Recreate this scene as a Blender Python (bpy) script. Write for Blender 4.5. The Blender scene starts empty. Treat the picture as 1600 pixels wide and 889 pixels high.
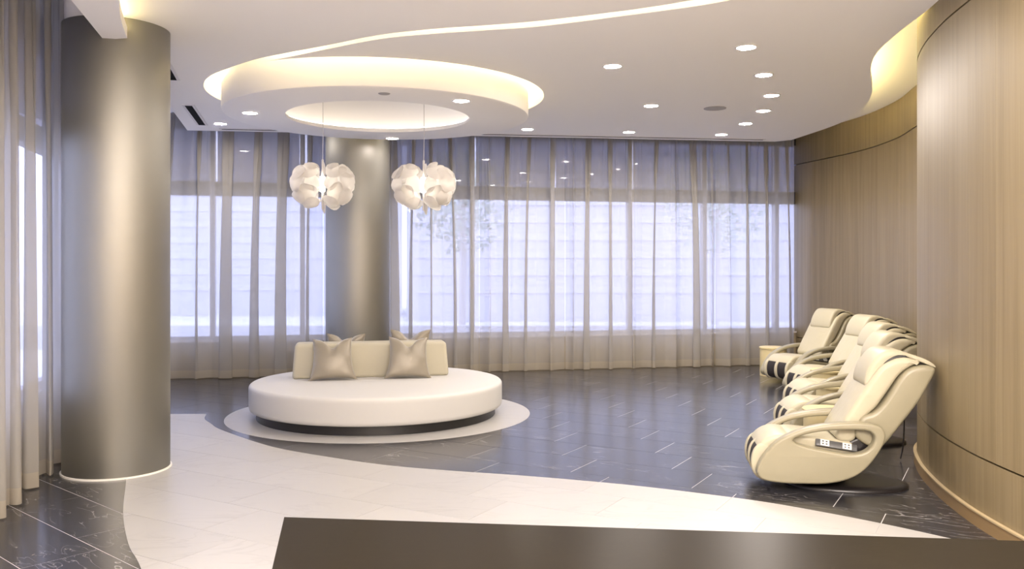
import bpy, bmesh, math, random
from mathutils import Vector, Matrix
R_ = math.radians
C = bpy.context.scene.collection
scene = bpy.context.scene

# ------------------------------------------------------------------ camera
cam = bpy.data.cameras.new('camera')
cam.sensor_width = 36.0
cam.lens = 1345 / 1600 * 36.0
cam.shift_y = -28.5 / 1600
cam.clip_end = 200
camo = bpy.data.objects.new('camera', cam)
C.objects.link(camo)
camo.location = (0, 0, 1.6)
camo.rotation_euler = (R_(90), 0, 0)
scene.camera = camo

# ------------------------------------------------------------------ daylight and exposure
world = bpy.data.worlds.new('overcast_sky')
scene.world = world
world.use_nodes = True
wn = world.node_tree.nodes
wn['Background'].inputs['Color'].default_value = (0.60, 0.645, 1.0, 1)
wn['Background'].inputs['Strength'].default_value = 0.87
scene.view_settings.view_transform = 'Standard'
scene.view_settings.look = 'None'
scene.view_settings.gamma = 1.0
scene.view_settings.use_curve_mapping = False
scene.view_settings.exposure = 2.66

WARM = (1.0, 0.80, 0.56)
COVE = (1.0, 0.80, 0.36)

# ------------------------------------------------------------------ materials
MATS = {}
def mat(name, col, rough=0.5, metal=0.0, spec=0.5, **kw):
    m = bpy.data.materials.new(name); m.use_nodes = True
    b = m.node_tree.nodes['Principled BSDF']
    b.inputs['Base Color'].default_value = (*col, 1)
    b.inputs['Roughness'].default_value = rough
    b.inputs['Metallic'].default_value = metal
    b.inputs['Specular IOR Level'].default_value = spec
    for k, v in kw.items():
        b.inputs[k.replace('_', ' ')].default_value = v
    MATS[name] = m
    return m
def nodes(m):
    return m.node_tree.nodes, m.node_tree.links, m.node_tree.nodes['Principled BSDF']
def emit(name, col, s):
    m = bpy.data.materials.new(name); m.use_nodes = True
    n, l = m.node_tree.nodes, m.node_tree.links
    n.remove(n['Principled BSDF'])
    e = n.new('ShaderNodeEmission')
    e.inputs[0].default_value = (*col, 1); e.inputs[1].default_value = s
    l.new(e.outputs[0], n['Material Output'].inputs[0])
    MATS[name] = m
    return m
def bump(m, scale, strength, dist=0.002, kind='ShaderNodeTexNoise', stretch=None):
    n, l, b = nodes(m)
    tc = n.new('ShaderNodeTexCoord'); t = n.new(kind)
    t.inputs['Scale'].default_value = scale
    if stretch:
        mp = n.new('ShaderNodeMapping'); mp.inputs['Scale'].default_value = stretch
        l.new(tc.outputs['Object'], mp.inputs[0]); l.new(mp.outputs[0], t.inputs['Vector'])
    else:
        l.new(tc.outputs['Object'], t.inputs['Vector'])
    bp = n.new('ShaderNodeBump'); bp.inputs['Strength'].default_value = strength
    bp.inputs['Distance'].default_value = dist
    l.new(t.outputs[0], bp.inputs['Height']); l.new(bp.outputs[0], b.inputs['Normal'])

mat('ceiling_paint', (0.93, 0.91, 0.885), 0.8, spec=0.2)
mat('wall_paint', (0.72, 0.66, 0.58), 0.8, spec=0.2)
mat('sill_wall', (0.42, 0.35, 0.23), 0.8, spec=0.2)
mat('grout', (0.55, 0.53, 0.52), 0.8)
mat('frame_dark', (0.03, 0.03, 0.035), 0.5)
mat('frame_grey', (0.50, 0.50, 0.54), 0.5)
mat('black_gap', (0.01, 0.01, 0.01), 0.8)
mat('slot_black', (0.008, 0.008, 0.008), 0.8, spec=0.05)
mat('vent_white', (0.74, 0.71, 0.69), 0.5)
mat('grille', (0.42, 0.40, 0.40), 0.7)
mat('cushion_white', (0.55, 0.538, 0.515), 0.6, spec=0.3); bump(MATS['cushion_white'], 260, 0.08)
mat('back_cream', (0.44, 0.405, 0.31), 0.6, spec=0.3); bump(MATS['back_cream'], 260, 0.08)
mat('plinth_black', (0.012, 0.011, 0.011), 0.4)
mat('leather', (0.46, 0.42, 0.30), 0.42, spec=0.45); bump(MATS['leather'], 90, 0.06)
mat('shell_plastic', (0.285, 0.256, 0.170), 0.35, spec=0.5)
mat('leather_wrinkled', (0.46, 0.42, 0.30), 0.42, spec=0.45); bump(MATS['leather_wrinkled'], 9, 0.35, 0.02)
mat('chair_black', (0.012, 0.010, 0.010), 0.35)
mat('calf_black', (0.015, 0.011, 0.010), 0.7)
mat('remote_grey', (0.10, 0.10, 0.10), 0.4)
mat('remote_white', (0.75, 0.74, 0.70), 0.4)
mat('bead_wood', (0.42, 0.33, 0.19), 0.4)
mat('drum_wood', (0.62, 0.52, 0.28), 0.5)
mat('plug_brown', (0.20, 0.11, 0.04), 0.5)
mat('asphalt', (0.85, 0.85, 0.85), 0.9)
mat('kerb', (0.66, 0.66, 0.68), 0.9)
mat('facade', (0.60, 0.60, 0.63), 0.9)
mat('facade_slat', (0.62, 0.62, 0.65), 0.9)
mat('leaf', (0.50, 0.55, 0.48), 0.8)
mat('bark', (0.55, 0.53, 0.52), 0.9)
mat('cord_clear', (0.55, 0.52, 0.50), 0.4)
mat('trim_ring', (0.82, 0.80, 0.77), 0.4)
mat('base_ring', (0.80, 0.77, 0.70), 0.3)
emit('downlight_glow', (1.0, 0.90, 0.82), 98)
emit('unseen_fill_glow', (1.0, 0.90, 0.84), 320)  # extra-strong glow for the added lamps behind the camera
emit('downlight_soft', (1.0, 0.88, 0.82), 20)
emit('led_tray', COVE, 3)
emit('led_cove', COVE, 4.6)
emit('led_ring', (1.0, 0.82, 0.46), 4.4)
emit('led_slot', (1.0, 0.84, 0.52), 4.8)
emit('led_dome', (1.0, 0.90, 0.78), 0.45)
emit('bulb', (1.0, 0.93, 0.84), 4)

# satin pillow
m = mat('satin', (0.26, 0.228, 0.175), 0.42, metal=0.15, spec=0.6, Sheen_Weight=0.3)
bump(m, 14, 0.12, 0.01)
# brushed steel (brush marks run round the shaft, so reflections stretch along it)
m = mat('brushed_steel', (0.30, 0.294, 0.268), 0.46, metal=1.0, Anisotropic=0.75)
n, l, b = nodes(m)
tg = n.new('ShaderNodeTangent'); tg.direction_type = 'RADIAL'; tg.axis = 'Z'
l.new(tg.outputs[0], b.inputs['Tangent'])
# wood veneer, grain along z; each panel has its own tone
m = mat('veneer', (0.4, 0.3, 0.18), 0.45, spec=0.35)
n, l, b = nodes(m)
tc = n.new('ShaderNodeTexCoord'); mp = n.new('ShaderNodeMapping')
mp.inputs['Scale'].default_value = (14, 14, 0.35)
oi = n.new('ShaderNodeObjectInfo')
va = n.new('ShaderNodeVectorMath'); va.operation = 'MULTIPLY_ADD'
va.inputs[1].default_value = (1, 1, 1)
l.new(tc.outputs['Object'], mp.inputs[0]); l.new(mp.outputs[0], va.inputs[0])
sc = n.new('ShaderNodeMath'); sc.operation = 'MULTIPLY'; sc.inputs[1].default_value = 40
l.new(oi.outputs['Random'], sc.inputs[0]); l.new(sc.outputs[0], va.inputs[2])
t1 = n.new('ShaderNodeTexNoise'); t1.inputs['Scale'].default_value = 1.0; t1.inputs['Detail'].default_value = 6
t1.inputs['Distortion'].default_value = 0.6
l.new(va.outputs[0], t1.inputs['Vector'])
mp2 = n.new('ShaderNodeMapping'); mp2.inputs['Scale'].default_value = (150, 150, 2.5)
l.new(tc.outputs['Object'], mp2.inputs[0])
t2 = n.new('ShaderNodeTexNoise'); t2.inputs['Scale'].default_value = 1.0; t2.inputs['Detail'].default_value = 3
l.new(mp2.outputs[0], t2.inputs['Vector'])
mx = n.new('ShaderNodeMath'); mx.operation = 'MULTIPLY_ADD'; mx.inputs[1].default_value = 0.35
l.new(t2.outputs[0], mx.inputs[0]); l.new(t1.outputs[0], mx.inputs[2])
m3 = n.new('ShaderNodeMath'); m3.operation = 'MULTIPLY_ADD'; m3.inputs[1].default_value = 0.08
l.new(oi.outputs['Random'], m3.inputs[0]); l.new(mx.outputs[0], m3.inputs[2])
cr = n.new('ShaderNodeValToRGB')
cr.color_ramp.elements[0].position = 0.42; cr.color_ramp.elements[0].color = (0.170, 0.126, 0.062, 1)
cr.color_ramp.elements[1].position = 1.0; cr.color_ramp.elements[1].color = (0.252, 0.196, 0.108, 1)
l.new(m3.outputs[0], cr.inputs[0]); l.new(cr.outputs[0], b.inputs['Base Color'])
mat('baseboard_wood', (0.25, 0.165, 0.075), 0.4)

def stone(name, base, vein, rough, vscale, vwidth, amt, cloud, spec=0.7):
    m = mat(name, base, rough, spec=spec)
    n, l, b = nodes(m)
    tc = n.new('ShaderNodeTexCoord'); oi = n.new('ShaderNodeObjectInfo')
    sc = n.new('ShaderNodeMath'); sc.operation = 'MULTIPLY'; sc.inputs[1].default_value = 37
    l.new(oi.outputs['Random'], sc.inputs[0])
    ad = n.new('ShaderNodeVectorMath'); ad.operation = 'ADD'
    l.new(tc.outputs['Object'], ad.inputs[0]); l.new(sc.outputs[0], ad.inputs[1])
    mp = n.new('ShaderNodeMapping'); mp.inputs['Rotation'].default_value = (0, 0, R_(25)); mp.inputs['Scale'].default_value = (1, 3.0, 1)
    l.new(ad.outputs[0], mp.inputs[0])
    t = n.new('ShaderNodeTexNoise'); t.inputs['Scale'].default_value = vscale
    t.inputs['Detail'].default_value = 7; t.inputs['Distortion'].default_value = 0.9
    l.new(mp.outputs[0], t.inputs['Vector'])
    s1 = n.new('ShaderNodeMath'); s1.operation = 'SUBTRACT'; s1.inputs[1].default_value = 0.5
    l.new(t.outputs[0], s1.inputs[0])
    a1 = n.new('ShaderNodeMath'); a1.operation = 'ABSOLUTE'; l.new(s1.outputs[0], a1.inputs[0])
    cr = n.new('ShaderNodeValToRGB')
    cr.color_ramp.elements[0].position = 0.0; cr.color_ramp.elements[0].color = (amt, amt, amt, 1)
    cr.color_ramp.elements[1].position = vwidth; cr.color_ramp.elements[1].color = (0, 0, 0, 1)
    l.new(a1.outputs[0], cr.inputs[0])
    t2 = n.new('ShaderNodeTexNoise'); t2.inputs['Scale'].default_value = 2.0; t2.inputs['Detail'].default_value = 4
    l.new(ad.outputs[0], t2.inputs['Vector'])
    r2 = n.new('ShaderNodeValToRGB')
    r2.color_ramp.elements[0].position = 0.40; r2.color_ramp.elements[0].color = (0, 0, 0, 1)
    r2.color_ramp.elements[1].position = 0.62; r2.color_ramp.elements[1].color = (1, 1, 1, 1)
    l.new(t2.outputs[0], r2.inputs[0])
    mu = n.new('ShaderNodeMath'); mu.operation = 'MULTIPLY'
    l.new(cr.outputs[0], mu.inputs[0]); l.new(r2.outputs[0], mu.inputs[1])
    mixc = n.new('ShaderNodeMix'); mixc.data_type = 'RGBA'
    mixc.inputs[6].default_value = (*base, 1); mixc.inputs[7].default_value = (*vein, 1)
    l.new(mu.outputs[0], mixc.inputs[0])
    # tone from tile to tile
    hv = n.new('ShaderNodeHueSaturation')
    vv = n.new('ShaderNodeMapRange'); vv.inputs[3].default_value = 1 - cloud; vv.inputs[4].default_value = 1 + cloud
    l.new(oi.outputs['Random'], vv.inputs[0]); l.new(vv.outputs[0], hv.inputs['Value'])
    l.new(mixc.outputs[2], hv.inputs['Color']); l.new(hv.outputs[0], b.inputs['Base Color'])
stone('dark_stone', (0.028, 0.027, 0.030), (0.34, 0.32, 0.31), 0.20, 2.6, 0.010, 0.75, 0.15)
stone('white_marble', (0.39, 0.378, 0.362), (0.30, 0.287, 0.278), 0.38, 1.6, 0.03, 0.5, 0.03)
stone('counter_stone', (0.0095, 0.0075, 0.0048), (0.016, 0.013, 0.009), 0.30, 8.0, 0.02, 0.4, 0.0, 0.018)

# sheer curtain: open weave (part of the light passes straight through) and woven thread
def sheer(name, col, open_):
    m = bpy.data.materials.new(name); m.use_nodes = True
    n, l = m.node_tree.nodes, m.node_tree.links
    n.remove(n['Principled BSDF'])
    d = n.new('ShaderNodeBsdfDiffuse'); d.inputs[0].default_value = (*col, 1)
    t = n.new('ShaderNodeBsdfTranslucent'); t.inputs[0].default_value = (*col, 1)
    a = n.new('ShaderNodeMixShader'); a.inputs[0].default_value = 0.45
    l.new(d.outputs[0], a.inputs[1]); l.new(t.outputs[0], a.inputs[2])
    tr = n.new('ShaderNodeBsdfTransparent')
    x = n.new('ShaderNodeMixShader'); x.inputs[0].default_value = 1 - open_
    l.new(tr.outputs[0], x.inputs[1]); l.new(a.outputs[0], x.inputs[2])
    l.new(x.outputs[0], n['Material Output'].inputs[0])
    MATS[name] = m
sheer('sheer', (0.50, 0.475, 0.43), 0.34)
sheer('sheer_hem', (0.50, 0.45, 0.37), 0.22)
def glass(name, tint, gloss):
    m = bpy.data.materials.new(name); m.use_nodes = True
    n, l = m.node_tree.nodes, m.node_tree.links
    n.remove(n['Principled BSDF'])
    tr = n.new('ShaderNodeBsdfTransparent'); tr.inputs[0].default_value = (*tint, 1)
    g = n.new('ShaderNodeBsdfGlossy'); g.inputs['Roughness'].default_value = 0.02
    x = n.new('ShaderNodeMixShader'); x.inputs[0].default_value = gloss
    l.new(tr.outputs[0], x.inputs[1]); l.new(g.outputs[0], x.inputs[2])
    l.new(x.outputs[0], n['Material Output'].inputs[0])
    MATS[name] = m
glass('clear_glass', (0.93, 0.95, 0.97), 0.05)
glass('tinted_glass', (0.36, 0.37, 0.41), 0.05)
# petal: thin translucent white
m = bpy.data.materials.new('petal'); m.use_nodes = True
n, l = m.node_tree.nodes, m.node_tree.links
n.remove(n['Principled BSDF'])
d = n.new('ShaderNodeBsdfDiffuse'); d.inputs[0].default_value = (0.76, 0.73, 0.69, 1)
t = n.new('ShaderNodeBsdfTranslucent'); t.inputs[0].default_value = (0.70, 0.66, 0.60, 1)
a = n.new('ShaderNodeMixShader'); a.inputs[0].default_value = 0.35
l.new(d.outputs[0], a.inputs[1]); l.new(t.outputs[0], a.inputs[2]); l.new(a.outputs[0], n['Material Output'].inputs[0])
MATS['petal'] = m

# ------------------------------------------------------------------ helpers
def tag(o, label=None, cat=None, group=None, kind=None):
    if label: o['label'] = label
    if cat: o['category'] = cat
    if group: o['group'] = group
    if kind: o['kind'] = kind
    return o
def empty(name, loc=(0, 0, 0), rz=0, **k):
    o = bpy.data.objects.new(name, None); C.objects.link(o)
    o.location = loc; o.rotation_euler = (0, 0, rz); o.empty_display_size = 0.1
    return tag(o, **k)
def link(name, me, m=None, parent=None, loc=(0, 0, 0), rot=(0, 0, 0), smooth=None):
    o = bpy.data.objects.new(name, me); C.objects.link(o)
    if m and not me.materials: me.materials.append(MATS[m])
    o.parent = parent; o.location = loc; o.rotation_euler = rot
    if smooth is not None:
        for p in me.polygons: p.use_smooth = True
        me.set_sharp_from_angle(angle=R_(smooth))
    return o
def pyd(name, v, f, *a, **k):
    me = bpy.data.meshes.new(name); me.from_pydata([tuple(x) for x in v], [], f); me.update()
    bm = bmesh.new(); bm.from_mesh(me); bmesh.ops.recalc_face_normals(bm, faces=bm.faces); bm.to_mesh(me); bm.free()
    return link(name, me, *a, **k)
def frombm(name, bm, *a, **k):
    me = bpy.data.meshes.new(name); bm.to_mesh(me); bm.free()
    return link(name, me, *a, **k)
def boxv(x0, x1, y0, y1, z0, z1):
    v = [(x, y, z) for z in (z0, z1) for x, y in ((x0, y0), (x1, y0), (x1, y1), (x0, y1))]
    f = [(3, 2, 1, 0), (4, 5, 6, 7)] + [(i, (i + 1) % 4, 4 + (i + 1) % 4, 4 + i) for i in range(4)]
    return v, f
def box(name, x0, x1, y0, y1, z0, z1, m, parent=None, bev=0.0, seg=2, **k):
    v, f = boxv(x0, x1, y0, y1, z0, z1)
    if not bev: return pyd(name, v, f, m, parent, **k)
    bm = bmesh.new(); vs = [bm.verts.new(p) for p in v]
    for q in f: bm.faces.new([vs[i] for i in q])
    bmesh.ops.bevel(bm, geom=bm.edges[:], offset=bev, segments=seg, profile=0.5, affect='EDGES')
    k.setdefault('smooth', 40)
    return frombm(name, bm, m, parent, **k)
def lathe(name, prof, m, parent=None, seg=48, closed=False, **k):
    v, f = [], []
    n = len(prof)
    for i in range(seg):
        a = 2 * math.pi * i / seg
        for r, z in prof: v.append((r * math.cos(a), r * math.sin(a), z))
    for i in range(seg):
        j = (i + 1) % seg
        for q in range(n if closed else n - 1):
            w = (q + 1) % n
            f.append((i * n + q, j * n + q, j * n + w, i * n + w))
    o = pyd(name, v, f, m, parent, **k)
    bm = bmesh.new(); bm.from_mesh(o.data)
    bmesh.ops.remove_doubles(bm, verts=bm.verts, dist=1e-5)
    bmesh.ops.recalc_face_normals(bm, faces=bm.faces)
    bm.to_mesh(o.data); bm.free()
    if 'smooth' in k:
        for p in o.data.polygons: p.use_smooth = True
        o.data.set_sharp_from_angle(angle=R_(k['smooth']))
    return o
def prism(name, outer, z0, z1, m, parent=None, holes=(), **k):
    """flat slab with outline `outer` (list of xy) and optional holes"""
    bm = bmesh.new()
    es = []
    for lp in [outer] + list(holes):
        vs = [bm.verts.new((x, y, z0)) for x, y in lp]
        for i in range(len(vs)): es.append(bm.edges.new((vs[i], vs[(i + 1) % len(vs)])))
    bmesh.ops.triangle_fill(bm, use_beauty=True, use_dissolve=False, edges=es)
    if z1 != z0:
        r = bmesh.ops.extrude_face_region(bm, geom=bm.faces[:])
        bmesh.ops.translate(bm, vec=(0, 0, z1 - z0), verts=[g for g in r['geom'] if isinstance(g, bmesh.types.BMVert)])
    bmesh.ops.recalc_face_normals(bm, faces=bm.faces)
    return frombm(name, bm, m, parent, **k)
def catmull(P, sub=8, closed=False):
    P = [Vector(p) for p in P]; n = len(P); out = []
    rng = range(n) if closed else range(n - 1)
    for i in rng:
        a, b2, c, d2 = ((P[(i - 1) % n], P[i], P[(i + 1) % n], P[(i + 2) % n]) if closed else
                        (P[max(i - 1, 0)], P[i], P[i + 1], P[min(i + 2, n - 1)]))
        for s in range(sub):
            t = s / sub
            out.append(0.5 * ((2 * b2) + (c - a) * t + (2 * a - 5 * b2 + 4 * c - d2) * t * t + (3 * b2 - a - 3 * c + d2) * t ** 3))
    if not closed: out.append(P[-1].copy())
    return out
def tube(name, pts, r, m, parent=None, seg=8, **k):
    P = [Vector(p) for p in pts]; v, f = [], []
    for i, p in enumerate(P):
        d = (P[min(i + 1, len(P) - 1)] - P[max(i - 1, 0)]).normalized()
        u = d.cross(Vector((0.3, 0.2, 1)) if abs(d.z) < 0.9 else Vector((1, 0, 0))).normalized(); w = d.cross(u)
        for s in range(seg):
            a = 2 * math.pi * s / seg
            v.append(p + r * (u * math.cos(a) + w * math.sin(a)))
    for i in range(len(P) - 1):
        for s in range(seg):
            t = (s + 1) % seg
            f.append((i * seg + s, i * seg + t, (i + 1) * seg + t, (i + 1) * seg + s))
    f.append(tuple(range(seg))); f.append(tuple(range((len(P) - 1) * seg, len(P) * seg)))
    k.setdefault('smooth', 50)
    return pyd(name, v, f, m, parent, **k)
def profile_mesh(name, loops, half, bev, res=3):
    """outline(s) in the (x,z) plane, extruded +-half along y with a rounded edge; returns a mesh"""
    cu = bpy.data.curves.new(name, 'CURVE'); cu.dimensions = '2D'; cu.fill_mode = 'BOTH'
    cu.extrude = half - bev; cu.bevel_depth = bev; cu.bevel_resolution = res; cu.offset = -bev
    for lp in loops:
        sp = cu.splines.new('POLY'); sp.points.add(len(lp) - 1); sp.use_cyclic_u = True
        for q, p in zip(sp.points, lp): q.co = (p[0], p[1], 0, 1)
    o = bpy.data.objects.new(name, cu); C.objects.link(o)
    dg = bpy.context.evaluated_depsgraph_get()
    me = bpy.data.meshes.new_from_object(o.evaluated_get(dg))
    bpy.data.objects.remove(o); bpy.data.curves.remove(cu)
    me.transform(Matrix.Rotation(R_(90), 4, 'X'))
    bm = bmesh.new(); bm.from_mesh(me)
    bmesh.ops.remove_doubles(bm, verts=bm.verts, dist=2e-4)
    bmesh.ops.recalc_face_normals(bm, faces=bm.faces)
    bm.to_mesh(me); bm.free()
    me.name = name
    return me
def copy_tree(o, parent=None):
    c = o.copy(); C.objects.link(c); c.parent = parent
    for ch in o.children: copy_tree(ch, c)
    return c
def inside(p, poly):
    x, y = p; r = False; n = len(poly)
    for i in range(n):
        x1, y1 = poly[i]; x2, y2 = poly[(i + 1) % n]
        if (y1 > y) != (y2 > y) and x < (x2 - x1) * (y - y1) / (y2 - y1) + x1: r = not r
    return r

# ------------------------------------------------------------------ plan of the room (metres, camera stands at 0,0)
ZC = 3.47      # underside of the main ceiling
ZU = 3.78      # slab above the coves
DISC = (-1.47, 9.50)
SOFA = (-1.46, 9.38)
EB = Vector((9.72, 1.92, 0)).normalized(); NB = Vector((-EB.y, EB.x, 0))
EL = Vector((-0.26, 1, 0)).normalized(); NL = Vector((-EL.y, EL.x, 0))
CB0 = Vector((-4.97, 12.08, 0)); LB = 9.90           # back curtain line
CL0 = Vector((-2.36, 1.90, 0)); LL = 10.42           # left curtain line
wall_pts = catmull([(2.95, -3.2), (2.90, 1.0), (2.86, 3.6), (2.86, 5.0), (2.93, 5.7), (3.06, 6.3), (3.20, 6.75), (3.36, 7.14),
                    (3.55, 7.44), (3.82, 7.75), (4.17, 8.2), (4.47, 8.8), (4.66, 9.4), (4.76, 9.96), (4.89, 10.5),
                    (5.06, 11.4), (5.06, 12.6), (4.74, 14.1), (4.70, 14.35)], 24)

# ------------------------------------------------------------------ floor
floor = box('floor', -6.5, 6.0, -3.3, 15.2, -0.12, -0.0012, 'grout'); tag(floor, kind='structure')
white_out = [(v.x, v.y) for v in catmull([(-3.31, 9.32), (-3.22, 9.02), (-3.06, 8.75), (-2.83, 8.40), (-2.16, 7.66), (-1.62, 7.27), (-1.03, 6.93), (-0.50, 6.74), (0, 6.60),
     (0.48, 6.44), (0.93, 6.26), (1.35, 6.05), (1.73, 5.83), (2.07, 5.56), (2.36, 5.29), (2.60, 5.03)], 6)]
white_out += [(2.60, 4.6), (2.55, 3.6), (2.55, 1.0), (-0.6, 1.0)]
white_out += [(v.x, v.y) for v in catmull([(-1.0, 2.6), (-1.45, 3.6), (-1.96, 4.55), (-2.21, 4.96), (-2.53, 5.60), (-2.87, 6.40), (-3.15, 7.0)], 6)]
white_out += [(-3.45, 7.5), (-3.72, 9.32)]
def tile_grid(ang, L, W, origin):
    u = Vector((math.cos(ang), math.sin(ang))); v = Vector((-u.y, u.x)); o = Vector(origin)
    return u, v, o, L, W
MAIN = tile_grid(R_(-30), 0.97, 0.49, (1.385, 7.012))
LEFT = tile_grid(R_(-41), 0.92, 0.41, (-2.47, 4.71))
room_poly = [(-5.3, 12.6), (-2.5, 1.5), (-2.3, 0.5), (3.0, 0.5)] + [(p.x, p.y) for p in wall_pts if p.y > 0.6]
tile_me = {}
def dark_tiles(grid, test):
    u, v, o, L, W = grid; g = 0.0026
    key = (L, W)
    if key not in tile_me:
        vv, ff = boxv(g - L / 2, L / 2 - g, g - W / 2, W / 2 - g, -0.010, 0.0)
        me = bpy.data.meshes.new('floor_tile'); me.from_pydata(vv, [], ff); me.update(); me.materials.append(MATS['dark_stone'])
        tile_me[key] = me
    ang = math.atan2(u.y, u.x); out = []
    for r in range(-30, 31):
        for c in range(-18, 19):
            ce = o + v * (r * W) + u * ((c + 0.5) * L - r * L / 3.0)
            cs = [ce + u * (a * L / 2) + v * (b2 * W / 2) for a in (-1, 1) for b2 in (-1, 1)]
            if not test(ce, cs): continue
            out.append(link('floor_tile', tile_me[key], parent=floor, loc=(ce.x, ce.y, 0), rot=(0, 0, ang)))
    return out
def white_side(p): return p.y < 7.6 and p.x < -1.75 - 0.42 * (p.y - 4.55)
def in_room(cs): return any(inside((c.x, c.y), room_poly) for c in cs)
def t_main(ce, cs):
    if any(white_side(q) for q in cs) or not in_room(cs): return False
    if all(inside((c.x, c.y), white_out) for c in cs): return False
    return ce.y > 3.2
def t_left(ce, cs):
    if not any(white_side(q) for q in cs) or not in_room(cs) or ce.y < 1.6: return False
    return not all(inside((c.x, c.y), white_out) for c in cs)
nd = len(dark_tiles(MAIN, t_main)) + len(dark_tiles(LEFT, t_left))
print('dark tiles', nd)
def white_tiles():
    u, v, o, L, W = MAIN; g = 0.0012
    bm = bmesh.new()
    vs = [bm.verts.new((x, y, 0.0015)) for x, y in white_out]
    es = [bm.edges.new((vs[i], vs[(i + 1) % len(vs)])) for i in range(len(vs))]
    bmesh.ops.triangle_fill(bm, use_beauty=True, use_dissolve=False, edges=es)
    def rel(p): d = Vector((p.x, p.y)) - o; return d.dot(u), d.dot(v)
    def cut(faces, pt, no):
        geom = set(faces)
        for f in faces: geom.update(f.edges); geom.update(f.verts)
        bmesh.ops.bisect_plane(bm, geom=list(geom), dist=1e-6, plane_co=(pt.x, pt.y, 0), plane_no=(no.x, no.y, 0))
    for r in range(-30, 31):
        for s in (-g, g):
            cut(bm.faces[:], o + v * ((r + 0.5) * W + s), v)
    rows = {}
    for f in bm.faces:
        a, b2 = rel(f.calc_center_median()); rows.setdefault(round(b2 / W), []).append(f)
    for r in sorted(rows):
        for c in range(-18, 19):
            for s in (-g, g):
                fs = [f for f in bm.faces if round(rel(f.calc_center_median())[1] / W) == r]
                aa = [rel(q.co)[0] for f in fs for q in f.verts]
                pos = c * L - r * L / 3.0 + s
                if not aa or pos < min(aa) or pos > max(aa): continue
                cut(fs, o + u * pos, u)
    cells = {}
    for f in bm.faces:
        a, b2 = rel(f.calc_center_median()); r = round(b2 / W)
        if abs(b2 - r * W) > W / 2 - g: continue
        q = (a + r * L / 3.0) / L; c = math.floor(q)
        if min(q - c, c + 1 - q) * L < g: continue
        cells.setdefault((r, c), []).append([(x.co.x, x.co.y) for x in f.verts])
    bm.free()
    for kk, fl in sorted(cells.items()):
        b = bmesh.new(); cx = sum(p[0] for f in fl for p in f) / sum(len(f) for f in fl); cy = sum(p[1] for f in fl for p in f) / sum(len(f) for f in fl)
        cache = {}
        for f in fl:
            q = []
            for x, y in f:
                k2 = (round(x, 5), round(y, 5))
                if k2 not in cache: cache[k2] = b.verts.new((x - cx, y - cy, 0.0015))
                if cache[k2] not in q: q.append(cache[k2])
            if len(q) > 2:
                try: b.faces.new(q)
                except ValueError: pass
        r = bmesh.ops.extrude_face_region(b, geom=b.faces[:])
        bmesh.ops.translate(b, vec=(0, 0, -0.011), verts=[x for x in r['geom'] if isinstance(x, bmesh.types.BMVert)])
        bmesh.ops.recalc_face_normals(b, faces=b.faces)
        frombm('marble_tile', b, 'white_marble', floor, loc=(cx, cy, 0))
    return len(cells)
print('white tiles', white_tiles())
lathe('round_inlay', [(0, 0.0018), (1.625, 0.0018), (1.625, -0.008)], 'white_marble', floor, 96, loc=(-1.43, 9.39, 0))

# ------------------------------------------------------------------ wood wall on the right
wr = empty('wall_right', kind='structure')
def wall_strip(name, pts, z0, z1, off, th, m, parent, **k):
    """pts: polyline; the face looks to the left of the path (into the room)"""
    v, f = [], []
    n = len(pts)
    c = pts[n // 2]
    for i, p in enumerate(pts):
        d = (pts[min(i + 1, n - 1)] - pts[max(i - 1, 0)]); d = Vector((d.x, d.y)).normalized()
        no = Vector((-d.y, d.x))
        a = p + no * off - c; b2 = p + no * (off - th) - c
        v += [(a.x, a.y, z0), (a.x, a.y, z1), (b2.x, b2.y, z1), (b2.x, b2.y, z0)]
    for i in range(n - 1):
        for s in range(4):
            t = (s + 1) % 4
            f.append((i * 4 + s, i * 4 + t, i * 4 + 4 + t, i * 4 + 4 + s))
    f.append((0, 1, 2, 3)); q = (n - 1) * 4; f.append((q, q + 1, q + 2, q + 3))
    return pyd(name, v, f, m, parent, loc=(c.x, c.y, 0), smooth=40, **k)
def resample(P, step):
    out = [P[0].copy()]; acc = 0
    L = [0]
    for i in range(1, len(P)): L.append(L[-1] + (P[i] - P[i - 1]).length)
    N = int(L[-1] / step)
    out = []
    j = 0
    for q in range(N + 1):
        s = q * L[-1] / N
        while j < len(L) - 2 and L[j + 1] < s: j += 1
        t = (s - L[j]) / max(1e-9, L[j + 1] - L[j])
        out.append(P[j].lerp(P[j + 1], t))
    return out
WP = resample([Vector((p.x, p.y)) for p in wall_pts], 0.045)
wall_strip('backing', WP, 0, ZU, -0.035, 0.12, 'black_gap', wr)
rnd = random.Random(3)
i = 0
while i < len(WP) - 1:
    if WP[i].y > 3.0:
        w = rnd.choice((8, 9, 10, 12))
    else: w = 24
    j = min(i + w, len(WP) - 1)
    if len(WP) - 1 - j < 4: j = len(WP) - 1
    seg = [p.copy() for p in WP[i:j + 1]]
    d0 = (seg[1] - seg[0]).normalized(); d1 = (seg[-2] - seg[-1]).normalized()
    seg[0] += d0 * 0.0006; seg[-1] += d1 * 0.0006
    for z0, z1 in ((0.02, 0.418), (0.430, 3.275), (3.287, ZU - 0.005)):
        wall_strip('veneer_panel', seg, z0, z1, 0.0, 0.033, 'veneer', wr)
    i = j
bb = wall_strip('baseboard_right', WP, 0.0, 0.085, 0.022, 0.020, 'baseboard_wood', None); tag(bb, kind='structure')
wall_strip('bead', WP, 0.085, 0.095, 0.028, 0.026, 'bead_wood', bb).location = (0, 0, 0)

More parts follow.
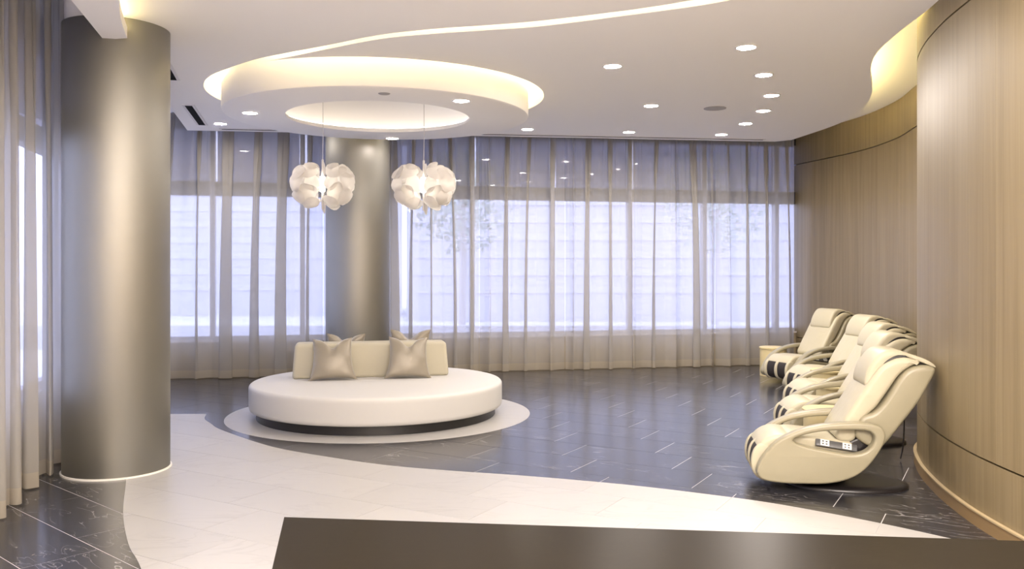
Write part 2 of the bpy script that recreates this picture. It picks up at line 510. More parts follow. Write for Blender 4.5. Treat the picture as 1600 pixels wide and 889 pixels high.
# ------------------------------------------------------------------ ceiling
ceil = empty('ceiling', kind='structure')
box('upper_slab', -7, 6.6, -3.4, 15.6, ZU, ZU + 0.15, 'ceiling_paint', ceil)
lip = catmull([(2.60, 3.0), (2.75, 4.6), (2.92, 5.6), (3.03, 6.26), (3.09, 6.87), (3.21, 7.60), (3.45, 8.28), (3.88, 9.28), (4.13, 10.1), (4.27, 10.9), (4.27, 11.6), (4.14, 12.75)], 8)
lip = [(p.x, p.y) for p in lip]
outer = [(-0.60, -3.0), (-4.47, 11.85), (3.95, 12.93)] + lip[::-1] + [(2.8, 1.0), (2.9, -3.0)]
circ = lambda r, a0, a1, n: [(DISC[0] + r * math.cos(R_(a0 + (a1 - a0) * i / n)), DISC[1] + r * math.sin(R_(a0 + (a1 - a0) * i / n))) for i in range(n + 1)]
near_edge = [(p.x, p.y) for p in catmull([(-2.757, 8.213), (-2.50, 7.95), (-2.21, 7.70), (-1.60, 7.31), (-1.07, 6.96), (-0.60, 6.78), (-0.154, 6.67), (0.24, 6.55), (0.886, 6.27), (1.30, 6.03), (1.75, 5.70), (2.15, 5.30)], 5)]
far_edge = [(p.x, p.y) for p in catmull([(2.22, 5.38), (1.84, 5.78), (1.42, 6.13), (0.92, 6.39), (0.25, 6.70), (-0.157, 6.81), (-0.61, 6.92), (-1.08, 7.08), (-1.63, 7.44), (-2.24, 7.86)], 5)]
opening = circ(1.82, -116.3, 224.0, 110) + near_edge + far_edge[:-1]
prism('main_panel', outer, ZC, ZC + 0.07, 'ceiling_paint', ceil, holes=[opening])
# upstands that hide the light strips and close the coves
def ribbon(name, pts, z0, z1, th, m, parent):
    return wall_strip(name, [Vector(p) for p in pts], z0, z1, 0.0, th, m, parent)
def offset(pts, d):
    P = [Vector(p) for p in pts]; out = []
    for i, p in enumerate(P):
        t = (P[min(i + 1, len(P) - 1)] - P[max(i - 1, 0)]).normalized()
        out.append(p + Vector((-t.y, t.x)) * d)
    return out
# pocket fascia along left and back edges
ribbon('pocket_fascia', [(-0.60, -3.0), (-4.47, 11.85)], ZC + 0.07, ZU, 0.02, 'ceiling_paint', ceil)
ribbon('pocket_fascia', [(-4.47, 11.85), (3.95, 12.93)], ZC + 0.07, ZU, 0.02, 'ceiling_paint', ceil)
# light strips lie on top of the main panel, set back from its edges
ribbon('led_strip', offset([p for p in lip if p[1] > 6.2], 0.10), ZC + 0.075, ZC + 0.10, 0.02, 'led_cove', ceil)
ring_led = circ(1.93, -105, 215, 90)
ribbon('led_strip', ring_led, ZC + 0.075, ZC + 0.105, 0.02, 'led_ring', ceil)
ribbon('led_strip', offset(near_edge[8:], -0.07), ZC + 0.075, ZC + 0.10, 0.02, 'led_slot', ceil)
# closing walls inside the coves
ribbon('cove_back', circ(2.15, 0, 360, 90), ZC + 0.07, ZU, 0.02, 'ceiling_paint', ceil)
ribbon('cove_back', offset(lip, 0.42), ZC + 0.07, ZU, 0.02, 'ceiling_paint', ceil)

# suspended disc with a domed middle
cd = empty('ceiling_disc', (*DISC, 0), label='large round suspended ceiling drum with domed centre above the round sofa', cat='ceiling drum')
zd = 3.235
lathe('drum', [(1.05, zd + 0.05), (1.0, zd + 0.03), (1.0, zd), (1.62, zd), (1.645, zd + 0.012), (1.65, zd + 0.03), (1.65, ZU - 0.01)], 'ceiling_paint', cd, 128, smooth=35)
dome = [(1.18 * math.cos(R_(a)), zd + 0.05 + 0.40 * math.sin(R_(a))) for a in range(0, 91, 9)]
lathe('dome', [(1.05, zd + 0.05)] + dome, 'ceiling_paint', cd, 96, smooth=50)
lathe('led_strip', [(1.10, zd + 0.055), (1.13, zd + 0.055), (1.13, zd + 0.075), (1.10, zd + 0.075)], 'led_dome', cd, 64, closed=True)
lathe('sensor', [(0, -0.006), (0.05, -0.006), (0.058, 0.0)], 'grille', cd, 24, loc=(-1.21 - DISC[0], 8.15 - DISC[1], zd), smooth=40)

# dropped tray along the left windows with its own cove
bl = [(-2.36 + 0.26 * 0.75, 3.0), (-3.08, 6.46)]
bl = [(-3.06 - 0.26 * (y - 6.44), y) for y in (6.46, 1.0)]
br = catmull([(-1.0, 1.0), (-1.50, 3.0), (-2.08, 4.6), (-2.50, 5.48), (-2.69, 5.92), (-2.87, 6.42)], 6)
tray = empty('ceiling_tray', label='white dropped ceiling tray dying into the near steel column', cat='ceiling tray')
prism('tray_panel', bl + [(p.x, p.y) for p in br], 3.30, 3.385, 'ceiling_paint', tray)
ribbon('riser', [(bl[0][0], bl[0][1]), (bl[1][0], bl[1][1])][::-1], 3.385, ZC, 0.03, 'ceiling_paint', tray)
ribbon('led_strip', offset([(p.x, p.y) for p in br[6:]], 0.10), 3.39, 3.41, 0.02, 'led_tray', tray)

# linear air slots
def slot(name, a, b, w, parent):
    a = Vector(a); b = Vector(b); d = (b - a); L = d.length; ang = math.atan2(d.y, d.x)
    e = empty(name, (a.x, a.y, ZC), ang)
    e.parent = parent
    box('slot_frame', -0.03, L + 0.03, -w / 2 - 0.03, w / 2 + 0.03, -0.006, 0.0, 'vent_white', e)
    box('slot_blade', 0, L, -w / 2, w / 2, -0.009, -0.004, 'slot_black', e)
slot('air_slot', (-3.04, 7.30), (-3.39, 8.61), 0.07, ceil)
slot('air_slot', (-3.76, 10.0), (-4.09, 11.36), 0.08, ceil)
slot('air_slot', (-3.95, 11.72), (3.70, 12.70), 0.025, ceil)
sp = empty('ceiling_speaker', (2.40, 10.18, ZC), label='round grey speaker grille flush in the white ceiling', cat='speaker')
lathe('rim', [(0.13, 0.0), (0.13, -0.008), (0.115, -0.008)], 'grille', sp, 32)
lathe('grille', [(0, -0.010), (0.115, -0.007)], 'grille', sp, 32, smooth=40)

# ------------------------------------------------------------------ rest of the shell
wf = box('wall_front', -6.5, 6.4, -3.4, -3.2, 0, ZU, 'wall_paint'); tag(wf, kind='structure')
def frame_mat(o, e):
    return Matrix(((e.x, -e.y, 0, o.x), (e.y, e.x, 0, o.y), (0, 0, 1, 0), (0, 0, 0, 1)))
def window_wall(wname, o, e, length, cuts, first):
    """o: start on the glass line, e: direction; local y points outwards"""
    w = empty(wname, kind='structure'); w.matrix_world = frame_mat(o, e)
    box('sill_wall', -0.1, length + 0.1, -0.04, 0.16, 0, 0.50, 'sill_wall', w)
    box('sill_board', -0.1, length + 0.1, -0.07, 0.17, 0.50, 0.525, 'vent_white', w)
    box('lintel', -0.1, length + 0.1, -0.04, 0.16, 3.60, ZU, 'frame_dark', w)
    for k in range(len(cuts) - 1):
        a, b = cuts[k], cuts[k + 1]
        win = empty('window_%d' % (first + k), kind='structure'); win.matrix_world = frame_mat(o + e * a, e)
        L = b - a
        box('mullion', -0.035, 0.035, -0.02, 0.10, 0.525, 3.60, 'frame_grey', win)
        box('transom', 0.036, L - 0.036, -0.02, 0.10, 2.63, 2.83, 'frame_dark', win)
        box('bottom_rail', 0.036, L - 0.036, 0.0, 0.08, 0.526, 0.58, 'frame_grey', win)
        box('pane', 0.037, L - 0.037, 0.035, 0.045, 0.581, 2.629, 'clear_glass', win)
        box('clerestory_pane', 0.065, L - 0.045, 0.035, 0.045, 2.831, 3.599, 'tinted_glass', win)
    return w
gb = CB0 + NB * 0.32
cb = [0.0] + [t * LB for t in (0.0695, 0.198, 0.3265, 0.455, 0.5835, 0.712, 0.8405, 0.969)] + [LB + 0.12]
window_wall('wall_back', gb, EB, LB + 0.1, cb, 1)
gl = CL0 + NL * 0.32
window_wall('wall_left', gl, EL, LL + 0.4, [i * 1.30 for i in range(9)] + [LL + 0.4], 20)
v, f = boxv(-5.5, -2.6, -3.3, 1.9, 0, ZU)
nw = wall_strip('wall_left_near', [Vector((-2.0, -3.2)), Vector((CL0.x - 0.35, CL0.y))], 0, ZU, 0.0, -0.2, 'wall_paint', None); tag(nw, kind='structure')

# ------------------------------------------------------------------ outdoors
gr = box('ground', -60, 60, -30, 90, -0.45, -0.14, 'asphalt'); tag(gr, kind='structure')
def far_building(name, x0, x1, y, h, label, slats):
    b = empty(name, (0, y, -0.14), label=label, cat='building')
    box('wall', x0, x1, 0, 6, 0, h, 'facade', b)
    for k in range(slats):
        z = 0.9 + k * 0.55
        if z > h - 0.3: break
        box('louvre', x0 + 0.2, x1 - 0.2, -0.05, 0.0, z, z + 0.22, 'facade_slat', b)
far_building('far_building', -3.3, 16, 27, 9, 'pale louvred building seen faintly through the back curtains at right', 14)
far_building('far_building', -14, -4.6, 30, 7, 'pale building seen faintly through the back curtains at left', 10)
kb = box('planter_kerb', -20, 22, 18.0, 18.35, -0.14, 0.35, 'kerb'); tag(kb, 'low grey kerb outside the back windows', 'kerb')
def tree(x, y, h, r, seed, label):
    t = empty('street_tree', (x, y, -0.14), label=label, cat='tree', group='street trees outside')
    tube('trunk', [(0, 0, 0), (0.05, 0, h * 0.4), (0, 0.05, h * 0.8)], 0.09, 'bark', t)
    rr = random.Random(seed); bm = bmesh.new()
    for k in range(800):
        d = Vector((rr.gauss(0, 1), rr.gauss(0, 1), rr.gauss(0, 1))).normalized() * r * rr.random() ** 0.4
        c = Vector((d.x, d.y, h * 0.72 + d.z * 1.1)); s = 0.10
        a = Vector((rr.gauss(0, 1), rr.gauss(0, 1), rr.gauss(0, 1))).normalized(); b2 = a.orthogonal().normalized()
        bm.faces.new([bm.verts.new(c + a * s), bm.verts.new(c + b2 * s * 0.6), bm.verts.new(c - a * s), bm.verts.new(c - b2 * s * 0.6)])
    o = frombm('foliage', bm, 'leaf', t); o['kind'] = 'stuff'
tree(-1.2, 20.5, 4.6, 1.2, 1, 'leafy street tree seen through the curtain beside the right pendant')
tree(5.3, 22.5, 5.0, 1.4, 2, 'leafy street tree seen through the curtain at the right end')

# ------------------------------------------------------------------ curtains
def curtain(o, e, s0, s1, z0, z1, seed, label, big=1.0):
    nrm = Vector((-e.y, e.x, 0))
    rr = random.Random(seed)
    folds = [0.0]
    while folds[-1] < (s1 - s0): folds.append(folds[-1] + rr.uniform(0.22, 0.52) * big)
    sc = (s1 - s0) / folds[-1]; folds = [q * sc for q in folds]
    amp = [rr.uniform(0.7, 1.25) for _ in folds]; tw = [rr.uniform(0.5, 1.6) for _ in folds]
    drift = [rr.uniform(-0.10, 0.10) for _ in folds]
    zs = [z0, z0 + 0.11, z0 + 0.5, z0 + 1.1, z0 + 1.8, z0 + 2.3, z0 + 2.6, z0 + 2.85, z0 + 3.1, z1 - 0.3, z1]
    per = 34
    rows = []
    base = o + e * ((s0 + s1) / 2)
    for z in zs:
        t = (z - z0) / (z1 - z0); row = []
        for k in range(len(folds) - 1):
            a, b = folds[k], folds[k + 1]
            for q in range(per):
                u = q / per; ph = 2 * math.pi * u
                am = amp[k] * (1 - u) + amp[k + 1] * u; tk = tw[k] * (1 - u) + tw[k + 1] * u
                dr = drift[k] * (1 - u) + drift[k + 1] * u
                if k == 0 and u == 0: dr = 0
                A = 0.058 * am * big * (1 - 0.35 * t); T = (b - a) * 0.31 * tk * (1 - 0.25 * t); wt = min(1, max(0, (t - 0.66) / 0.22)); wt = wt * wt * (3 - 2 * wt)
                n_ = A * math.cos(ph) + 0.012 * t * math.cos(3 * ph + k * 1.7) + 0.012 * t * t * math.cos(5 * ph + k) + 0.006 * math.sin(2 * ph + 2.2 * k)
                s_ = (a + (b - a) * u + T * math.sin(ph) + (b - a) * 0.085 * math.sin(2 * ph) * math.sin(2.3 * k + 1)
                      + (b - a) * 0.075 * wt * math.sin(4 * ph) + dr * (1 - t) + 0.35 * dr * math.sin(3.1 * t))
                s_lin = a + (b - a) * u; fe = min(1.0, s_lin / 0.25, (s1 - s0 - s_lin) / 0.25)
                row.append((s_lin + (s_ - s_lin) * fe, n_, z))
        row.append((s1 - s0, 0.058 * amp[-1] * big * (1 - 0.35 * t), z))
        rows.append(row)
    n = len(rows[0]); half = (s1 - s0) / 2
    def V(p): w = e * (p[0] - half) + nrm * p[1]; return (w.x, w.y, p[2])
    def part(name, rs, m, parent):
        v = [V(p) for r in rs for p in r]
        f = [(i * n + j, i * n + j + 1, (i + 1) * n + j + 1, (i + 1) * n + j) for i in range(len(rs) - 1) for j in range(n - 1)]
        me = bpy.data.meshes.new(name); me.from_pydata(v, [], f); me.update()
        return link(name, me, m, parent, smooth=180)
    c = empty('sheer_curtain', (base.x, base.y, 0), label=label, cat='curtain', group='sheer grey curtains along the windows')
    part('drape', rows[1:], 'sheer', c)
    part('hem', rows[:2], 'sheer_hem', c)
    return c
bk = [0.004, 0.229, 0.4617, 0.597, 0.7225, 0.8468, 0.985]
lb = ['sheer curtain panel between the two steel columns, left of the far column',
      'sheer curtain panel just behind the far steel column',
      'sheer curtain panel right of the far column, behind the right pendant lamp',
      'sheer curtain panel in the middle of the long back window',
      'sheer curtain panel second from the wooden wall on the back window',
      'sheer curtain panel ending at the wooden wall behind the farthest chair']
for k in range(6):
    curtain(CB0, EB, bk[k] * LB + 0.003, bk[k + 1] * LB - 0.003, 0.012, ZU - 0.02, 11 + k, lb[k])
curtain(CL0, EL, 0.02, 3.0, 0.012, ZU - 0.02, 41, 'sheer curtain panel on the left windows, nearest and outside the picture')
curtain(CL0, EL, 3.0, 5.1, 0.012, ZU - 0.02, 42, 'near sheer curtain panel at the left edge beside the big steel column', 1.5)
curtain(CL0, EL, 5.12, 10.34, 0.012, ZU - 0.02, 43, 'sheer curtain panel on the left windows hidden behind the near steel column')

# ------------------------------------------------------------------ steel columns
def column(x, y, r, label):
    c = empty('steel_column', (x, y, 0), label=label, cat='column', group='brushed steel columns')
    lathe('shaft', [(r, 0.012), (r, ZC)], 'brushed_steel', c, 96, smooth=60)
    lathe('base_ring', [(r + 0.012, 0.0), (r + 0.012, 0.012), (r - 0.01, 0.014)], 'base_ring', c, 96)
    lathe('upper_shaft', [(r - 0.02, ZC), (r - 0.02, ZU)], 'ceiling_paint', c, 64, smooth=60)
column(-3.12, 6.80, 0.392, 'large round brushed steel column in the left foreground')
column(-2.10, 11.72, 0.43, 'round brushed steel column behind the round sofa')

# ------------------------------------------------------------------ downlights
def downlight(x, y, z, label, r=0.075, glow='downlight_glow'):
    d = empty('recessed_downlight', (x, y, z), label=label, cat='downlight', group='recessed ceiling downlights')
    lathe('trim', [(r, -0.002), (r + 0.006, -0.007), (r + 0.022, -0.004), (r + 0.022, 0.0)], 'trim_ring', d, 24, smooth=40)
    lathe('lens', [(0, -0.0035), (r, -0.0035)], glow, d, 24)
DL = [(0.94, 8.04, 'downlight right of the big drum, nearest to the light slot'),
      (2.00, 7.35, 'nearest and largest downlight right of the ceiling centre'),
      (2.46, 8.41, 'second nearest downlight of the row curving beside the right cove'),
      (2.84, 9.42, 'rightmost downlight of the row curving beside the right cove'),
      (3.02, 10.35, 'downlight of the right row just behind the ceiling speaker'),
      (1.62, 10.02, 'downlight left of the round ceiling speaker'),
      (3.06, 11.28, 'second farthest downlight of the right row near the curtains'),
      (2.97, 12.22, 'farthest right downlight next to the curtain edge'),
      (1.63, 12.00, 'downlight by the curtain edge at mid right'),
      (0.21, 11.75, 'downlight by the curtain edge just right of the big drum'),
      (-3.82, 11.28, 'downlight by the curtain edge left of the big drum')]
for x, y, s in DL: downlight(x, y, ZC, s)
for x, y, s in ((-2.79, 9.17, 'downlight in the left rim of the ceiling drum'), (-0.50, 8.50, 'downlight in the right rim of the ceiling drum'),
                (-1.53, 11.00, 'downlight in the far rim of the ceiling drum')):
    downlight(x, y, zd, s, glow='downlight_soft')
for x in (0.0, 0.8, 1.6, 2.4):  # unseen fill lamps, added to brighten the ceiling and room
    for y in (-2.2, -1.0, 0.2, 1.4, 4.2):
        if y > 3 and x in (0.8,): continue
        downlight(x - 0.12 * y, y, ZC, 'added fill downlight in the ceiling in front of the slot, out of the picture', glow='downlight_glow' if y > 1 else 'unseen_fill_glow')

# ------------------------------------------------------------------ pendants
def petal_mesh():
    rr = random.Random(7); v, f = [], []
    seg, rings = 20, 6
    v.append((0, 0, 0.045))
    for i in range(1, rings + 1):
        q = i / rings
        for s in range(seg):
            a = 2 * math.pi * s / seg
            rad = q * (1 + 0.07 * math.sin(3 * a + 1) + 0.04 * math.sin(5 * a)) * 0.150
            z = 0.045 * math.cos(q * 1.5) + 0.010 * q * q * math.sin(2 * a + 0.6) - 0.02 * q ** 3
            v.append((rad * math.cos(a), rad * math.sin(a), z))
    for s in range(seg): f.append((0, 1 + s, 1 + (s + 1) % seg))
    for i in range(rings - 1):
        for s in range(seg):
            a = 1 + i * seg + s; b = 1 + i * seg + (s + 1) % seg
            f.append((a, a + seg, b + seg, b))
    me = bpy.data.meshes.new('petal'); me.from_pydata(v, [], f); me.update(); me.materials.append(MATS['petal'])
    for p in me.polygons: p.use_smooth = True
    return me
PM = petal_mesh()
def pendant(x, y, z, rz, label, seed):
    p = empty('pendant_lamp', (x, y, z), rz, label=label, cat='pendant lamp', group='petal pendant lamps')
    # petals of the left lobe seen from the front: x, z, radius, cupped inwards or outwards
    front = [(-0.285, 0.03, 0.120, 1), (-0.165, -0.085, 0.112, -1), (-0.160, 0.145, 0.118, 1), (-0.095, 0.03, 0.092, 1), (-0.100, -0.175, 0.088, 1),
             (-0.255, -0.115, 0.095, 1), (-0.250, 0.125, 0.095, -1), (-0.110, 0.205, 0.068, 1)]
    rr = random.Random(seed)
    for sgn in (-1, 1):
        for back in (-1, 1):
            for x, z_, rad, cup in front:
                x2 = x + rr.uniform(-.012, .012); z2 = z_ + rr.uniform(-.012, .012)
                y2 = 0.13 * math.sqrt(max(0.02, 1 - ((x2 + 0.17) / 0.27) ** 2 - (z2 / 0.33) ** 2)) * back
                d = Vector((((x2 + 0.155) * 1.25) * -sgn, y2 * 1.1, z2 * 0.85)).normalized()
                o = link('petal', PM, parent=p)
                o.rotation_mode = 'QUATERNION'
                o.rotation_quaternion = d.to_track_quat('Z', 'Y') @ Matrix.Rotation(rr.uniform(0, 6.28), 3, 'Z').to_quaternion()
                q = rad / 0.15 * rr.uniform(0.96, 1.05)
                o.location = (x2 * -sgn, y2, z2 * 1.1); o.scale = (q, q, q * cup)
    for dz in (0.17, -0.17, 0.0):     # the edge-on petals at the back of the stem
        o = link('petal', PM, parent=p, loc=(-0.01, 0.17, dz), rot=(0, R_(90 + 30 * dz), 0)); o.scale = (0.8, 0.8, 0.5)
    lathe('stem', [(0.012, -0.26), (0.012, 0.29), (0, 0.30)], 'cord_clear', p, 10)
    lathe('bulb', [(0, -0.09), (0.028, -0.08), (0.034, 0), (0.028, 0.08), (0, 0.09)], 'bulb', p, 16, smooth=60, loc=(0, -0.02, 0.02))
    tube('cord', [(0, 0, 0.29), (0.006, 0, 0.6), (0, 0, 3.64 - z)], 0.0035, 'cord_clear', p, 6)
    lathe('ceiling_cap', [(0, 3.645 - z), (0.045, 3.645 - z), (0.045, 3.61 - z), (0, 3.605 - z)], 'trim_ring', p, 20)
pendant(-2.09, 9.50, 2.485, R_(6), 'white petal pendant lamp on the left, hanging before the far column', 5)
pendant(-0.975, 9.50, 2.475, R_(-4), 'white petal pendant lamp on the right, hanging clear of the column', 6)

# ------------------------------------------------------------------ round sofa
sf = empty('round_sofa', (*SOFA, 0), label='large round white upholstered sofa on a black plinth with central backrest', cat='sofa')
lathe('plinth', [(0, 0.0025), (1.275, 0.0025), (1.275, 0.10)], 'plinth_black', sf, 96, smooth=40)
pr = [(0, 0.092), (1.30, 0.092), (1.325, 0.096), (1.342, 0.11)] + [(1.35, 0.14), (1.35, 0.31)]
pr += [(1.31 + 0.04 * math.cos(R_(a)), 0.325 + 0.04 * math.sin(R_(a))) for a in range(10, 91, 16)] + [(1.0, 0.370), (0, 0.372)]
lathe('seat_cushion', pr, 'cushion_white', sf, 128, smooth=50)
br_ = empty  # (kept short)
bo = [(-0.17, 0.0), (0.17, 0.0), (0.155, 0.36), (0.135, 0.385), (-0.135, 0.385), (-0.155, 0.36)]
def backrest():
    bm = bmesh.new()
    v, f = boxv(-0.86, 0.86, -0.175, 0.175, 0, 0.385)
    v = [((x * (1 - 0.035 * (z > 0.1))), y * (1 - 0.14 * (z > 0.1)), z) for x, y, z in v]
    vs = [bm.verts.new(p) for p in v]
    for q in f: bm.faces.new([vs[i] for i in q])
    bmesh.ops.bevel(bm, geom=bm.edges[:], offset=0.04, segments=4, profile=0.5, affect='EDGES')
    return frombm('backrest', bm, 'back_cream', sf, loc=(-1.585 - SOFA[0], 9.70 - SOFA[1], 0.366), rot=(0, 0, R_(11.5)), smooth=60)
backrest()

# pillows with a dented top edge
def pillow_mesh(seed, chop):
    N = 26; rr = random.Random(seed); v, f = [], []
    S = 0.25
    for side in (1, -1):
        for j in range(N + 1):
            for i in range(N + 1):
                a = 2 * i / N - 1; b = 2 * j / N - 1
                e = max(0, (1 - a * a)) ** 0.42 * max(0, (1 - b * b)) ** 0.42
                x = S * a * (1 - 0.13 * (1 - abs(b) ** 2.2) * abs(a) ** 3) * (1 - 0.08 * b + 0.05 * max(0, -b) ** 6)
                z = S * b * (1 - 0.10 * (1 - abs(a) ** 2.2) * abs(b) ** 3)
                if b > 0: z -= chop * 0.115 * math.exp(-(a / 0.34) ** 2) * b ** 2.2 * (1.0)
                th = 0.085 * e * (1 - chop * 0.75 * math.exp(-(a / 0.16) ** 2) * max(0, b) ** 1.6)
                th += 0.010 * e * math.exp(-((abs(a) - 0.22) / 0.12) ** 2) * chop * max(0, b) ** 2
                th += 0.0035 * e * math.sin(9 * a * b + seed) + 0.004 * math.sin(16 * b + seed) * abs(a) ** 4 * e
                v.append((x, -side * th, z))
    n = (N + 1) ** 2
    for j in range(N):
        for i in range(N):
            q = j * (N + 1) + i
            f.append((q, q + 1, q + N + 2, q + N + 1)); f.append((n + q + N + 1, n + q + N + 2, n + q + 1, n + q))
    bm = bmesh.new(); vs = [bm.verts.new(p) for p in v]
    for q in f: bm.faces.new([vs[i] for i in q])
    bmesh.ops.remove_doubles(bm, verts=bm.verts, dist=1e-5)
    bmesh.ops.recalc_face_normals(bm, faces=bm.faces)
    return bm
def pillow(x, y, rz, tilt, label, seed, z=0.366, s=1.0):
    o = frombm('throw_pillow', pillow_mesh(seed, 1.0), 'satin', None, smooth=60)
    o.rotation_euler = (R_(tilt), R_(random.Random(seed).uniform(-2, 2)), R_(rz)); o.scale = (s, s, s)
    o.location = (x, y, z + 0.25 * s * math.cos(R_(tilt)) + 0.005)
    tag(o, label, 'pillow', 'satin pillows on the round sofa')
pillow(-1.945, 9.33, 9, -17, 'champagne satin pillow at the front left of the sofa backrest', 1, s=0.93)
pillow(-1.145, 9.49, 12, -17, 'champagne satin pillow at the front right of the sofa backrest', 2, s=0.93)
pillow(-1.93, 10.00, 191, -17, 'champagne satin pillow behind the left end of the sofa backrest', 3, s=0.95)
pillow(-1.20, 10.10, 193, -14, 'champagne satin pillow behind the right end of the sofa backrest', 4, s=1.02)

# ------------------------------------------------------------------ massage chairs (local x runs to the back of the chair)
def cat2(pts, sub=6): return [(p.x, p.y) for p in catmull(pts, sub, True)]
panel_out = cat2([(-0.585, 0.14), (-0.535, 0.088), (-0.40, 0.070), (-0.25, 0.070), (-0.07, 0.080), (0.08, 0.122), (0.19, 0.20), (0.285, 0.33), (0.325, 0.43), (0.310, 0.492),
                  (0.257, 0.522), (0.135, 0.535), (0.0, 0.527), (-0.135, 0.507), (-0.27, 0.470), (-0.41, 0.400), (-0.50, 0.315), (-0.565, 0.217)])
panel_hole = cat2([(-0.325, 0.388), (-0.27, 0.425), (-0.135, 0.460), (0.0, 0.475), (0.135, 0.480), (0.215, 0.472), (0.252, 0.43), (0.232, 0.366), (0.176, 0.318), (0.08, 0.300), (-0.068, 0.318), (-0.25, 0.352)])
ME_panel = profile_mesh('side_panel', [panel_out, panel_hole], 0.05, 0.018)
ME_shell = profile_mesh('back_shell', [cat2([(0.176, 0.556), (0.27, 0.60), (0.35, 0.69), (0.447, 0.854), (0.515, 0.925), (0.61, 0.955), (0.684, 0.940), (0.694, 0.905),
                                            (0.657, 0.827), (0.583, 0.69), (0.447, 0.50), (0.332, 0.352), (0.27, 0.33), (0.135, 0.42)], 4)], 0.27, 0.03)
ME_cush = profile_mesh('back_cushion', [cat2([(0.04, 0.37), (0.0, 0.42), (0.04, 0.50), (0.10, 0.60), (0.17, 0.71), (0.24, 0.82), (0.31, 0.92), (0.38, 0.975), (0.46, 1.005), (0.55, 1.0), (0.60, 0.97),
                                             (0.54, 0.945), (0.455, 0.88), (0.365, 0.745), (0.29, 0.635), (0.22, 0.565), (0.17, 0.48), (0.13, 0.38)], 4)], 0.245, 0.035)
ME_head = profile_mesh('headrest', [cat2([(0.215, 0.80), (0.235, 0.90), (0.295, 1.0), (0.36, 1.052), (0.45, 1.057), (0.55, 1.028), (0.595, 1.0), (0.55, 0.99), (0.47, 0.995), (0.40, 0.955), (0.335, 0.86), (0.285, 0.79), (0.25, 0.78)], 4)], 0.20, 0.032)
ME_flap = profile_mesh('top_flap', [cat2([(0.50, 1.022), (0.56, 1.022), (0.64, 0.995), (0.70, 0.955), (0.70, 0.935), (0.63, 0.965), (0.55, 0.995)], 4)], 0.235, 0.010)
ME_gap = profile_mesh('neck_gap', [cat2([(0.275, 0.80), (0.33, 0.93), (0.40, 1.0), (0.48, 1.022), (0.62, 0.992), (0.66, 0.955), (0.55, 0.955), (0.46, 0.90), (0.36, 0.79)], 4)], 0.212, 0.006)
ME_seat = profile_mesh('seat_cushion', [cat2([(-0.36, 0.34), (-0.34, 0.405), (-0.20, 0.405), (0.0, 0.385), (0.10, 0.38), (0.14, 0.34), (0.10, 0.24), (-0.30, 0.24)], 4)], 0.24, 0.03)
ME_leg = profile_mesh('leg_cushion', [cat2([(-0.30, 0.385), (-0.36, 0.410), (-0.45, 0.405), (-0.525, 0.365), (-0.570, 0.305), (-0.54, 0.275), (-0.45, 0.29), (-0.33, 0.33)], 4)], 0.235, 0.03)
ME_ridge = profile_mesh('calf_ridge', [cat2([(-0.53, 0.34), (-0.588, 0.30), (-0.615, 0.22), (-0.605, 0.13), (-0.56, 0.075), (-0.47, 0.06), (-0.44, 0.20), (-0.46, 0.30)], 4)], 0.026, 0.016)
ME_well = profile_mesh('calf_well', [cat2([(-0.53, 0.33), (-0.578, 0.30), (-0.602, 0.22), (-0.592, 0.13), (-0.545, 0.085), (-0.44, 0.07), (-0.42, 0.20), (-0.44, 0.30)], 4)], 0.082, 0.01)
ME_under = profile_mesh('under_body', [cat2([(-0.48, 0.30), (-0.47, 0.10), (-0.30, 0.085), (-0.05, 0.10), (0.12, 0.17), (0.26, 0.36), (0.20, 0.42), (-0.10, 0.30)], 4)], 0.235, 0.02)
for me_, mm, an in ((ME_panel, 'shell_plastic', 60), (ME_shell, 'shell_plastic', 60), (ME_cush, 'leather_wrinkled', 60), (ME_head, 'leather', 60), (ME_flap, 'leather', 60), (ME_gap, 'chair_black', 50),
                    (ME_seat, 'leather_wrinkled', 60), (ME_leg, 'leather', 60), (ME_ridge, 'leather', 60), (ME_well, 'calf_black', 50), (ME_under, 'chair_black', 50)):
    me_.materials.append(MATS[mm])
    for p in me_.polygons: p.use_smooth = True
    me_.set_sharp_from_angle(angle=R_(an))
def make_chair():
    c = empty('massage_chair')
    link('under_body', ME_under, parent=c)
    for s in (-1, 1): link('side_panel', ME_panel, parent=c, loc=(0, s * 0.305, 0))
    link('seat_cushion', ME_seat, parent=c)
    link('leg_cushion', ME_leg, parent=c)
    for y in (-0.215, 0.0, 0.215): link('calf_ridge', ME_ridge, parent=c, loc=(0, y, 0))
    for y in (-0.107, 0.107): link('calf_well', ME_well, parent=c, loc=(0, y, 0))
    link('back_shell', ME_shell, parent=c)
    bc = link('back_cushion', ME_cush, parent=c)
    link('neck_gap', ME_gap, parent=bc)
    link('headrest', ME_head, parent=c)
    link('top_flap', ME_flap, parent=c)
    # control panel between seat and left arm
    k = box('control_panel', -0.15, 0.15, -0.012, 0.012, -0.028, 0.028, 'remote_grey', c, 0.008, loc=(0.0, -0.250, 0.345), rot=(R_(-35), R_(8), 0))
    for x in (-0.085, 0.075):
        kp = box('keypad', x - 0.032, x + 0.032, -0.016, -0.011, -0.024, 0.024, 'remote_white', k)
        for bx in (-0.014, 0.012):
            for bz in (-0.010, 0.010):
                box('button', x + bx - 0.006, x + bx + 0.006, -0.018, -0.015, bz - 0.005, bz + 0.005, 'remote_grey', k)
    lathe('swivel_post', [(0.10, 0.02), (0.10, 0.12)], 'chair_black', c, 24, loc=(0.02, 0, 0), smooth=40)
    b = lathe('base_plate', [(0, 0.042), (0.30, 0.040), (0.36, 0.028), (0.375, 0.014), (0.375, 0.001), (0, 0.001)], 'chair_black', c, 48, loc=(0.12, 0, 0), smooth=50)
    b.scale = (1.22, 0.80, 1)
    return c
chair0 = make_chair()
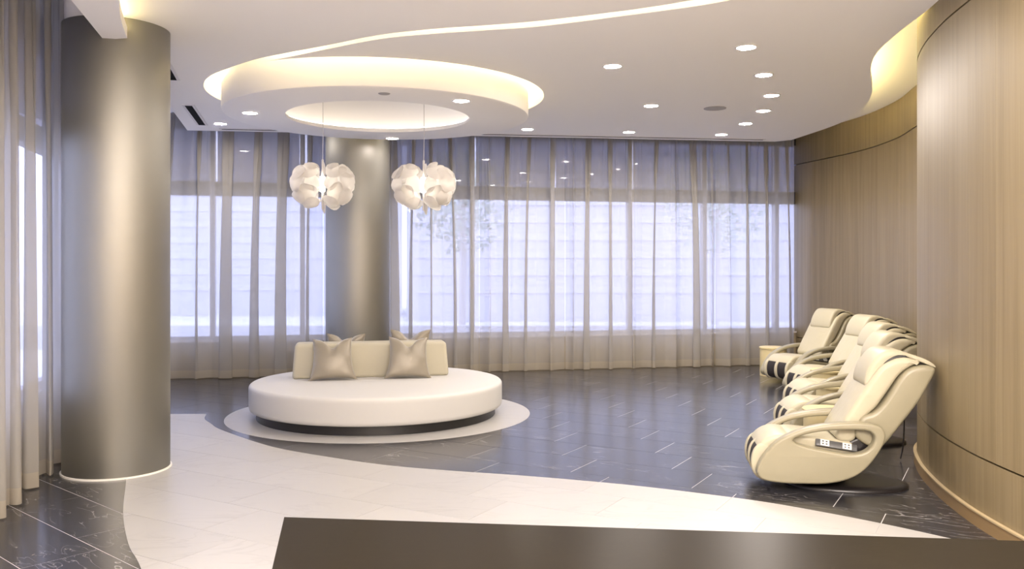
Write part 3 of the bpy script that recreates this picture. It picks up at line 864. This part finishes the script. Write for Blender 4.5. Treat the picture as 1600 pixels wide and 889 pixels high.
spots = [(2.34, 6.35, -9, 'nearest cream leather massage chair, seen fully from its side'),
         (3.04, 7.90, -5, 'second nearest cream massage chair, partly hidden by the nearest one'),
         (3.53, 9.15, 0, 'middle one of the five cream massage chairs'),
         (3.97, 10.50, 10, 'second farthest cream massage chair in the row'),
         (4.11, 11.95, 24, 'farthest cream massage chair, by the curtains, showing its black calf wells')]
for k, (x, y, rz, s) in enumerate(spots):
    c = chair0 if k == 0 else copy_tree(chair0)
    c.location = (x, y, 0); c.rotation_euler = (0, 0, R_(rz)); c.scale = (0.95, 0.95, 0.95)
    tag(c, s, 'massage chair', 'massage chairs along the wooden wall')

# drum side tables
def drum(x, y, label):
    d = empty('drum_table', (x, y, 0), label=label, cat='side table', group='round wooden drum tables between the chairs')
    lathe('body', [(0.19, 0.001), (0.19, 0.395)], 'drum_wood', d, 40, smooth=40)
    lathe('top', [(0, 0.42), (0.195, 0.42), (0.20, 0.415), (0.20, 0.397), (0.19, 0.395)], 'drum_wood', d, 40, smooth=40)
drum(2.62, 7.15, 'round pale wood drum table between the two nearest massage chairs')
drum(3.22, 8.55, 'round pale wood drum table beside the middle massage chair')
drum(3.62, 9.84, 'round pale wood drum table between the third and fourth massage chairs')
drum(3.83, 12.62, 'round pale wood drum table at the far end by the curtains')

# power plug on the wall
pl = empty('power_plug', (3.23, 7.02, 0.62), R_(-28), label='small brown power adapter plugged low into the wooden wall', cat='plug')
box('adapter', -0.045, 0.0, -0.04, 0.04, -0.06, 0.06, 'plug_brown', pl, 0.01, loc=(0.0, 0, 0))
tube('cable', catmull([(-0.02, 0, -0.05), (-0.03, 0.0, -0.12), (-0.03, 0.02, -0.3), (-0.04, 0.05, -0.5), (-0.06, 0.06, -0.606)], 5), 0.006, 'chair_black', pl)

# ------------------------------------------------------------------ counter in the foreground
ct = empty('reception_counter', (0, 0, 0), label='dark polished stone counter across the foreground', cat='counter')
top = [(-0.545, 2.06), (2.70, 1.71), (2.62, 1.05), (-0.40, 1.32)]
o = prism('counter_top', top, 0.96, 1.0, 'counter_stone', ct)
bodyp = [(-0.49, 2.01), (2.65, 1.67), (2.58, 1.10), (-0.36, 1.37)]
prism('counter_body', bodyp, 0.0025, 0.959, 'counter_stone', ct)
